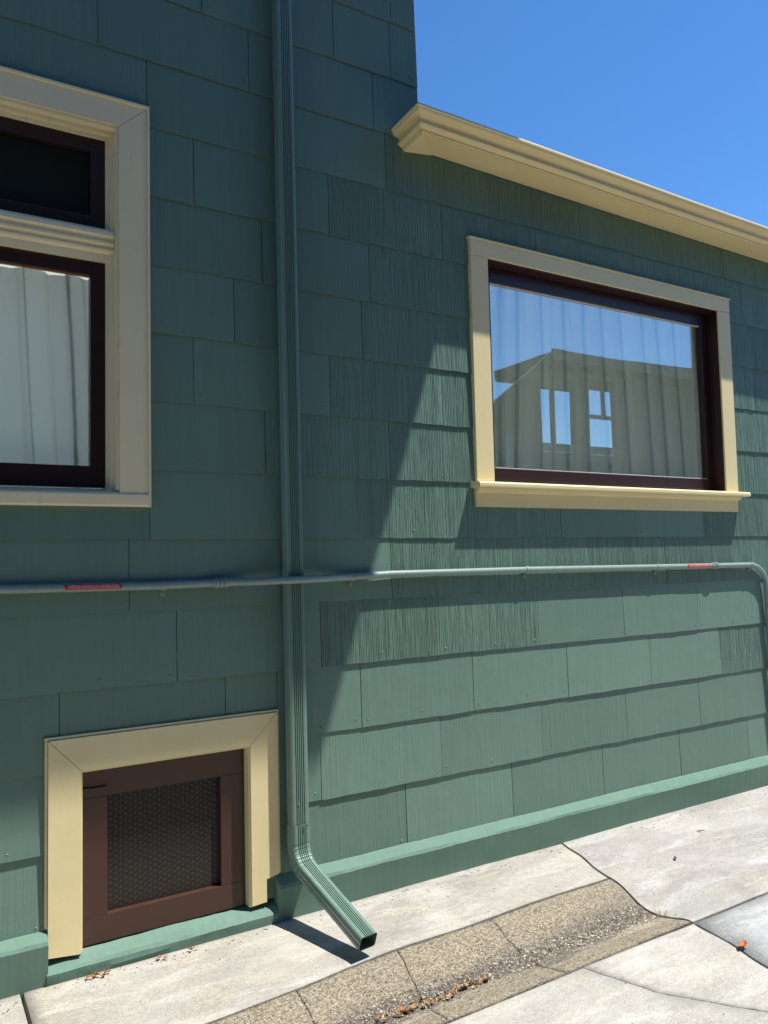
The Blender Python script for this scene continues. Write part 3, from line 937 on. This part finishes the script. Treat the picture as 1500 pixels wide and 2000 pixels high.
# ------------------------------------------------------------------ downspout
def rect_profile(w, d, r=0.010, ribs=True):
    pts = []                                        # local (a: along X, b: outwards), counter clockwise from front left
    hw, hd = w / 2, d / 2
    def corner(cx, cy, a0):
        for k in range(4):
            a = math.radians(a0 + k * 30)
            pts.append((cx + r * math.cos(a), cy + r * math.sin(a)))
    def ribbed(ax, bx, b, sgn):
        n = 6
        seg = (bx - ax) / n
        for i in range(n):
            if i: pts.append((ax + seg * i - seg * .27, b)); pts.append((ax + seg * i - seg * .10, b - sgn * .0052)); pts.append((ax + seg * i + seg * .10, b - sgn * .0052)); pts.append((ax + seg * i + seg * .27, b))
    corner(hw - r, hd - r, 0)
    if ribs: ribbed(hw - r - .003, -hw + r + .003, hd, 1)
    corner(-hw + r, hd - r, 90)
    for bb in (0.012, -0.006):
        pts.append((-hw, bb + .003)); pts.append((-hw + .002, bb)); pts.append((-hw, bb - .003))
    corner(-hw + r, -hd + r, 180)
    corner(hw - r, -hd + r, 270)
    return pts
WD, DD = 0.074, 0.056
YC = -0.058
prof = rect_profile(WD, DD)
ds = empty('downspout', (1.366, -0.058, 0.03))
tag(ds, 'ribbed green metal downspout down the wall, its elbow kicking out over the pavement', 'downspout')
def PD(o):
    o.parent = ds; o.matrix_parent_inverse = Matrix.Translation(ds.location).inverted(); return o
def dsx(z): return 1.366 - 0.0045 * (z - .6) 
bm = bmesh.new()
sweep(bm, [[(dsx(z) + a, YC - b, z) for a, b in prof] for z in (1.402, 2.4, 3.4, 4.4, 5.295)])
PD(from_bm('upper_pipe', bm, 'metal'))
bm = bmesh.new()
sweep(bm, [[(dsx(z) + a * 1.035, YC - b * 1.035, z) for a, b in prof] for z in (0.384, 0.9, 1.4015)])
PD(from_bm('lower_pipe', bm, 'metal'))
# elbow and spout as one swept shoe
pts, crimp = [], []
A = Vector((dsx(.39), YC, 0.390)); 
Dn = Vector((0, 0, -1)); Out = Vector((0.052, -0.400, -0.150)).normalized()
TARGET = Vector((1.424, -0.500, 0.086))
path = [A + Dn * 0.0, A + Dn * 0.004, A + Dn * 0.072]
bend0 = path[-1]
Rr = 0.105
nb = 22
for _ in range(30):                                   # aim the spout at its mouth
    an = math.acos(Dn.dot(Out)); sd = (Out - Dn * Dn.dot(Out)).normalized()
    eb = bend0 + Dn * (Rr * math.sin(an)) + sd * (Rr * (1 - math.cos(an)))
    Out = (TARGET - eb).normalized()
SPOUT = (TARGET - eb).length
ang = math.acos(Dn.dot(Out))
axis_side = (Out - Dn * Dn.dot(Out)).normalized()
for i in range(1, nb + 1):
    a = ang * i / nb
    path.append(bend0 + Dn * (Rr * math.sin(a)) + axis_side * (Rr * (1 - math.cos(a))))
endb = path[-1]
for k in range(1, 9):
    path.append(endb + Out * (SPOUT * k / 8))
rings = []
for i, p in enumerate(path):
    t = (path[min(i + 1, len(path) - 1)] - path[max(i - 1, 0)]).normalized()
    side = Vector((0, 0, -1)).cross(axis_side).normalized() * -1
    if side.x < 0: side = -side
    outw = side.cross(t).normalized()
    if outw.dot(axis_side if abs(t.z) > .9 else Vector((0, 0, 1))) < 0: outw = -outw
    k = i - 2
    s = 1.05
    if 0 <= k <= nb and k % 4 == 0: s = 1.085
    if 0 <= k <= nb and k % 4 == 1: s = 1.02
    if i <= 1: s = 1.07
    if k > nb: s = 1.0
    sd = s
    rings.append([p + side * (a * s) + outw * (b * sd) for a, b in prof])
TIP = path[-1].copy()
bm = bmesh.new()
sweep(bm, rings, True, False)
inner = [[c + (v - c) * 0.93 for v in r] for c, r in ((path[i], [Vector(q) for q in rings[i]]) for i in range(len(rings) - 1, len(rings) - 7, -1))]
sweep(bm, inner, True, False)
vr = [bm.verts.new(p) for p in rings[-1]]; vi = [bm.verts.new(p) for p in inner[0]]
for i in range(len(vr)):
    j = (i + 1) % len(vr)
    bm.faces.new((vr[i], vr[j], vi[j], vi[i]))
bmesh.ops.remove_doubles(bm, verts=bm.verts, dist=1e-6)
PD(from_bm('elbow', bm, 'metal'))
bm = bmesh.new()
bmesh.ops.create_uvsphere(bm, u_segments=8, v_segments=5, radius=.0035, matrix=Matrix.Translation((1.381, -0.0905, 0.378)))
bmesh.ops.create_uvsphere(bm, u_segments=8, v_segments=5, radius=.003, matrix=Matrix.Translation((1.357, -0.0885, 0.47)))
PD(from_bm('screw', bm, 'metal'))

# ------------------------------------------------------------------ conduit with straps, couplings and warning labels
cond = empty('conduit', (0.3, -0.031, 1.35))
tag(cond, 'galvanised electrical conduit running level across the wall, bending down at its right end', 'conduit')
def PC(o):
    o.parent = cond; o.matrix_parent_inverse = Matrix.Translation(cond.location).inverted(); return o
CR = 0.0148
cpts = [(-1.5, -.031, 1.356), (0.29, -.031, 1.353), (0.80, -.031, 1.3475), (1.02, -.031, 1.3495), (1.08, -.033, 1.350), (1.14, -.045, 1.3505), (1.20, -.075, 1.351), (1.26, -.100, 1.352),
        (1.32, -.1055, 1.3525), (1.42, -.1055, 1.3535), (1.48, -.098, 1.354), (1.54, -.072, 1.3545), (1.60, -.044, 1.355), (1.66, -.033, 1.356), (1.84, -.031, 1.362),
        (2.64, -.031, 1.361), (3.61, -.031, 1.352), (4.08, -.031, 1.348), (4.415, -.031, 1.346)]
cc = Vector((4.415, -.031, 1.221))
for k in range(1, 13):
    a = math.radians(90 - k * 7.5)
    cpts.append((cc.x + .125 * math.cos(a) * 1.22, -.031, cc.z + .125 * math.sin(a)))
cpts.append((cc.x + .1525 + .006, -.031, 0.9)); cpts.append((cc.x + .1525 + .012, -.031, 0.20))
def cz(x):
    tb = [(p[0], p[2]) for p in cpts[:19]]; return interp(tb, x)
def cy(x):
    tb = [(p[0], p[1]) for p in cpts[:19]]; return interp(tb, x)
bm = bmesh.new(); tube(bm, cpts, CR, 18)
PC(from_bm('tube', bm, 'steel', smooth=True))
def ring_part(name, x, spec, mat='steel'):
    bm = bmesh.new()
    pp, rr = [], []
    for dx, r in spec:
        pp.append((x + dx, cy(x), cz(x))); rr.append(r)
    tube(bm, pp, rr, 18)
    return PC(from_bm(name, bm, mat))
cs = [(-.032, .0150), (-.0318, .0178), (-.020, .0182), (-.0198, .0205), (-.012, .0205), (-.0118, .0172), (-.004, .0172), (-.0038, .0212), (.004, .0212), (.0042, .0172), (.012, .0172), (.0122, .0205), (.020, .0205), (.0202, .0182), (.032, .0178), (.0322, .0150)]
ring_part('coupling', 1.066, cs)
ring_part('coupling', 4.075, cs)
for x in (0.846, 1.650, 2.630, 3.580, 4.425):
    bm = bmesh.new()
    tube(bm, [(x - .009, cy(x), cz(x)), (x - .0085, cy(x), cz(x)), (x + .0085, cy(x), cz(x)), (x + .009, cy(x), cz(x))], [.0150, .0172, .0172, .0150], 18)
    add_box(bm, x - .009, x + .009, -.0165, -.0135, cz(x) - .040, cz(x) - .010, .001)
    bmesh.ops.create_uvsphere(bm, u_segments=8, v_segments=5, radius=.0045, matrix=Matrix.Translation((x, -.0175, cz(x) - .030)))
    PC(from_bm('strap', bm, 'steel'))
def curved_label(x0, x1, text):
    n = 14
    bm = bmesh.new()
    rings = []
    a0, a1 = math.radians(-28), math.radians(52)
    for i in range(n + 1):
        x = lerp(x0, x1, i / n)
        rings.append([(x, cy(x) - (CR + .0009) * math.cos(lerp(a0, a1, k / 8)), cz(x) + (CR + .0009) * math.sin(lerp(a0, a1, k / 8))) for k in range(9)])
    sweep(bm, rings, False, False)
    lab = PC(from_bm('warning_label', bm, 'red'))
    cu = bpy.data.curves.new('lettering', 'FONT')
    cu.body = text; cu.size = 1.0; cu.align_x = 'LEFT'; cu.resolution_u = 3
    to = bpy.data.objects.new('lettering_curve', cu); COL.objects.link(to)
    bpy.context.view_layer.update()
    dg = bpy.context.evaluated_depsgraph_get()
    me = bpy.data.meshes.new_from_object(to.evaluated_get(dg))
    bpy.data.objects.remove(to)
    xs = [v.co.x for v in me.vertices]; ys = [v.co.y for v in me.vertices]
    bx, bX, by, bY = min(xs), max(xs), min(ys), max(ys)
    for v in me.vertices:
        u = (v.co.x - bx) / (bX - bx); w = (v.co.y - by) / (bY - by)
        x = lerp(x0 + .010, x1 - .010, u); a = lerp(math.radians(-8), math.radians(34), w)
        v.co = (x, cy(x) - (CR + .0016) * math.cos(a), cz(x) + (CR + .0016) * math.sin(a))
    me.name = 'lettering'
    lt = link('lettering', me, 'white', None)
    lt.parent = lab
    lt.matrix_parent_inverse = Matrix.Translation(cond.location) .inverted() @ Matrix.Translation(cond.location)
    return lab
curved_label(0.496, 0.691, 'WARNING: PHOTOVOLTAIC POWER SOURCE')
curved_label(3.822, 4.017, 'WARNING: PHOTOVOLTAIC POWER SOURCE')

# ------------------------------------------------------------------ curtains
def curtain(name, x0, x1, z0, z1, y, folds, amp, mat, lean=0.03, header=0.0, seed=1, over=0.0):
    rnd = random.Random(seed)
    bm = bmesh.new()
    nu, nv = 420, 26
    ph = [rnd.uniform(-1, 1) for _ in range(80)]
    grid = []
    for i in range(nu + 1):
        u = i / nu
        col = []
        for j in range(nv + 1):
            w = j / nv
            z = lerp(z0, z1, w)
            lx = lean * math.sin(u * 5 + 1) * (1 - w)
            q = u + lx + 0.012 * noise.noise(Vector((u * 6, w * 1.5, seed)))
            f = q * folds + 0.9 * noise.noise(Vector((q * folds * .45, 0.3, seed * 3)))
            a = amp * (0.7 + 0.5 * noise.noise(Vector((q * 4, 1.2, seed))))
            s = math.sin(f * 2 * math.pi)
            yy = y + a * (abs(s) ** 0.6 * (1 if s > 0 else -1))
            if header:
                h = max(0, (w - (1 - header)) / header)
                yy += 0.010 * h * noise.noise(Vector((u * 60, w * 22, 2.2))) - 0.008 * math.exp(-((w - (1 - header * .8)) / .012) ** 2)
            col.append(bm.verts.new((lerp(x0, x1, u) + over * math.sin(f * 4 * math.pi + 1.0), yy, z)))
        grid.append(col)
    for i in range(nu):
        for j in range(nv):
            bm.faces.new((grid[i][j], grid[i + 1][j], grid[i + 1][j + 1], grid[i][j + 1]))
    return from_bm(name, bm, mat, None, True)
c1 = curtain('curtain', 2.40, 4.30, 1.70, 2.93, 0.190, 12, 0.045, 'sheer', 0.030, seed=4, over=0.034)
tag(c1, 'sheer white pleated curtain behind the wide window', 'curtain')
c2 = curtain('curtain', -0.26, 0.665, 1.68, 2.535, 0.150, 4.5, 0.036, 'linen', 0.05, header=0.10, seed=12, over=0.019)
tag(c2, 'gathered off white curtain behind the lower sash of the tall window', 'curtain')

# ------------------------------------------------------------------ what the glass reflects: neighbour's house and boundary wall
nb_ = empty('neighbouring_house', (9.5, -6.6, 0.0))
tag(nb_, 'brown neighbouring house with a glazed porch, reflected in the wide window', 'house')
def PN(o):
    o.parent = nb_; o.matrix_parent_inverse = Matrix.Translation(nb_.location).inverted(); return o
bm = bmesh.new()
prism(bm, [(6.2, 2.78), (8.67, 4.62), (8.70, 4.44), (6.3, 2.62)], -5.93, -5.88)
prism(bm, [(8.671, 4.62), (14.6, 4.80), (14.6, 4.62), (8.71, 4.44)], -7.30, -5.88)
PN(from_bm('roof', bm, 'roofing'))
bm = bmesh.new()
for r in cut_rects(8.42, 14.4, 0.0, 4.425, [(8.45, 9.32, 3.02, 4.10), (9.62, 10.28, 3.05, 4.34)]):
    add_box(bm, r[0], r[1], -6.20, -6.10, r[2], r[3])
prism(bm, [(6.4, 0.0), (8.418, 0.0), (8.418, 4.30), (8.0, 3.98), (6.4, 2.72)], -5.93, -5.89)
for r in cut_rects(6.9, 14.4, 0.0, 3.7, [(8.4, 11.9, 2.9, 5)]):
    add_box(bm, r[0], r[1], -7.10, -7.02, r[2], r[3])
PN(from_bm('wall', bm, 'stucco'))
bm = bmesh.new()
add_box(bm, 9.62, 10.28, -6.18, -6.12, 3.70, 3.76); add_box(bm, 10.02, 10.07, -6.18, -6.12, 3.76, 4.34)
add_box(bm, 8.86, 8.92, -6.18, -6.12, 3.02, 4.10)
PN(from_bm('window', bm, 'maroon'))
bm = bmesh.new()                                   # its two storey block opposite, facing away from the sun
for r in cut_rects(-7.0, 6.00, 0.0, 6.6, [(1.6, 2.9, 1.2, 2.7), (-2.2, -0.9, 1.2, 2.7), (3.6, 4.6, 3.6, 4.8)]):
    add_box(bm, r[0], r[1], -5.4, -5.25, r[2], r[3])
add_box(bm, -7.0, 6.00, -12.0, -11.9, 0, 6.6); add_box(bm, 5.86, 6.00, -11.9, -5.4, 0, 6.6); add_box(bm, -7.0, -6.86, -11.9, -5.4, 0, 6.6)
PN(from_bm('block_wall', bm, 'stucco'))
PN(box('block_roof', -7.5, 6.30, -12.6, -4.85, 6.602, 6.75, 'roofing'))
for k in range(22):                                # lapped boards on the porch end
    z = 0.25 + k * 0.135
    PN(box('siding_board', 6.92, 14.38, -6.099, -6.082, z, z + 0.128, 'siding'))
for wx0_, wx1_, wz0_, wz1_ in ((8.45, 9.32, 3.02, 4.10), (9.62, 10.28, 3.05, 4.34)):
    for q in ((wx0_ - .10, wx0_, wz0_ - .1, wz1_ + .1), (wx1_, wx1_ + .10, wz0_ - .1, wz1_ + .1)):
        PN(box('window_trim', q[0], q[1], -6.099, -6.07, q[2], q[3], 'siding_trim'))
    PN(box('window_trim', wx0_ + .001, wx1_ - .001, -6.099, -6.07, wz0_ - .1, wz0_, 'siding_trim'))
PN(box('fascia', 8.66, 14.6, -5.879, -5.84, 4.50, 4.66, 'siding_trim'))
# ------------------------------------------------------------------ fallen leaves, litter, weeds
def leaf_bm(bm, loc, size, rot, curl, seed, wide=0.5):
    rnd = random.Random(seed)
    n = 7
    L_, R_, Mid = [], [], []
    mt = Matrix.Translation(loc) @ Matrix.Rotation(rot, 4, 'Z') @ Matrix.Rotation(rnd.uniform(-.25, .25), 4, 'X')
    for i in range(n + 1):
        s = i / n
        w = wide * size * math.sin(math.pi * min(s * 0.92 + .04, 1)) ** .8 * .5 * (1 + .18 * rnd.uniform(-1, 1))
        z = curl * size * (s - .5) ** 2 * 2
        Mid.append(bm.verts.new(mt @ Vector(((s - .5) * size, 0, z))))
        L_.append(bm.verts.new(mt @ Vector(((s - .5) * size, w, z + curl * w * .9 + .002 * rnd.random()))))
        R_.append(bm.verts.new(mt @ Vector(((s - .5) * size, -w, z + curl * w * .9 + .002 * rnd.random()))))
    for i in range(n):
        bm.faces.new((Mid[i], Mid[i + 1], L_[i + 1], L_[i])); bm.faces.new((R_[i], R_[i + 1], Mid[i + 1], Mid[i]))

def surf_z(x, y):
    if x < joint_x(y):
        t = (y - y_in(x)) / (y_out(x) - y_in(x))
        if 0 < t < 1: return GZ + dip(t)
    elif y > -0.94:
        return right_h(x, y, 0, 0)
    return GZ
def leaf(label, x, y, size, rot, mat, curl=.6, seed=1, grp=None, lift=.004):
    bm = bmesh.new(); leaf_bm(bm, Vector((0, 0, 0)), size, rot, curl, seed)
    o = from_bm('fallen_leaf', bm, mat); o.location = (x, y, surf_z(x, y) + lift)
    tag(o, label, 'leaf', grp); return o
G1 = 'dry leaves on the driveway'
leaf('curled orange leaf on the joint at the right of the driveway', 2.565, -1.172, .058, .3, 'leaf_o', .35, 4, G1, .006)
leaf('small red leaf at the upper right end of the litter in the channel', 1.735, -0.765, .036, .8, 'leaf_r', .5, 5, G1)
leaf('larger orange leaf at the lower left end of the litter in the channel', 1.395, -0.775, .046, 2.1, 'leaf_o', .7, 6, G1)
leaf('small dark leaf on the pale slab nearest the gravelly channel', 3.05, -0.50, .030, .7, 'leaf_d', .4, 8, G1)
leaf('tiny dark leaf on the pale slab beside the footing', 3.45, -0.33, .026, 2.2, 'leaf_d', .4, 9, G1)
leaf('red leaf scrap by the bottom edge in the channel', 1.16, -0.79, .024, 1.1, 'leaf_r', .4, 10, G1)
lt = bmesh.new(); rnd = random.Random(5)
for k in range(60):
    u = rnd.random()
    x = 1.30 + .42 * u + rnd.gauss(0, .02); y = -0.775 + rnd.gauss(0, .012) + .01 * u
    leaf_bm(lt, Vector((x, y, surf_z(x, y) + rnd.uniform(.003, .010))), rnd.uniform(.010, .028), rnd.uniform(0, 6.3), rnd.uniform(.2, 1.1), k, rnd.uniform(.3, .7))
lo = from_bm('leaf_litter', lt, 'leaf_b'); lo.data.materials.append(M['leaf_o']); lo.data.materials.append(M['leaf_d']); lo.data.materials.append(M['straw'])
for p_ in lo.data.polygons: p_.material_index = (0, 0, 1, 2, 3, 0, 2)[(p_.index // 14) % 7]
tag(lo, 'tan leaf litter gathered along the bottom of the channel', 'litter', kind='stuff')
lt = bmesh.new()
for k in range(34):
    cx_ = rnd.choice([.60, .60, .60, .80, .93]); x = cx_ + rnd.gauss(0, .030 if cx_ < .7 else .018); y = -0.088 + rnd.gauss(0, .007)
    leaf_bm(lt, Vector((x, y, GZ + rnd.uniform(.004, .009))), rnd.uniform(.008, .020), rnd.uniform(0, 6.3), rnd.uniform(.2, 1.1), k + 200, rnd.uniform(.2, .6))
lo = from_bm('leaf_litter', lt, 'leaf_o'); tag(lo, 'orange leaf crumbs along the footing below the vent', 'litter', kind='stuff')
gm = bmesh.new()                                    # grit and twig ends scattered over the paving
for k in range(420):
    x = rnd.uniform(-.2, 4.6); y = -.075 - abs(rnd.gauss(0, .05)) if rnd.random() < .45 else rnd.uniform(-1.9, -.1)
    if y_out(x) < y < y_in(x) and x < joint_x(y): continue
    z = surf_z(x, y) + .0012; a0 = rnd.uniform(0, 6.3); ln = rnd.uniform(.0015, .006) * (2.2 if rnd.random() < .12 else 1); wd = rnd.uniform(.0008, .0022)
    c_, s_ = math.cos(a0), math.sin(a0)
    e = [gm.verts.new((x + c_ * p - s_ * q, y + s_ * p + c_ * q, z - .001)) for p, q in ((ln, 0), (0, wd), (-ln, 0), (0, -wd))]
    tp = gm.verts.new((x, y, z + wd))
    for q in range(4): gm.faces.new((e[q], e[(q + 1) % 4], tp))
go_ = from_bm('grit', gm, 'leaf_d'); tag(go_, 'dark grit and bits of twig scattered over the pale paving', 'grit', kind='stuff')
# dry grass in the joint
wb = bmesh.new()
for k in range(26):
    a = rnd.uniform(0, 6.3); y = -0.80 + rnd.gauss(0, .035); x = joint_x(y) + rnd.gauss(0, .008); z = surf_z(x - .02, y)
    hgt = rnd.uniform(.015, .045); tip = Vector((x + math.cos(a) * hgt * 1.1, y + math.sin(a) * hgt * 1.1, z + hgt * .6))
    wv = Vector((-math.sin(a), math.cos(a), 0)) * .0012
    p = Vector((x, y, z - .006)); q = p.lerp(tip, .5) + Vector((0, 0, hgt * .2))
    v0, v1, v2, v3, v4 = [wb.verts.new(t) for t in (p + wv, p - wv, q - wv * .8, q + wv * .8, tip)]
    wb.faces.new((v0, v1, v2, v3)); wb.faces.new((v3, v2, v4))
wo = from_bm('dry_grass', wb, 'straw'); tag(wo, 'tuft of dry grass in the driveway joint', 'grass', kind='stuff')
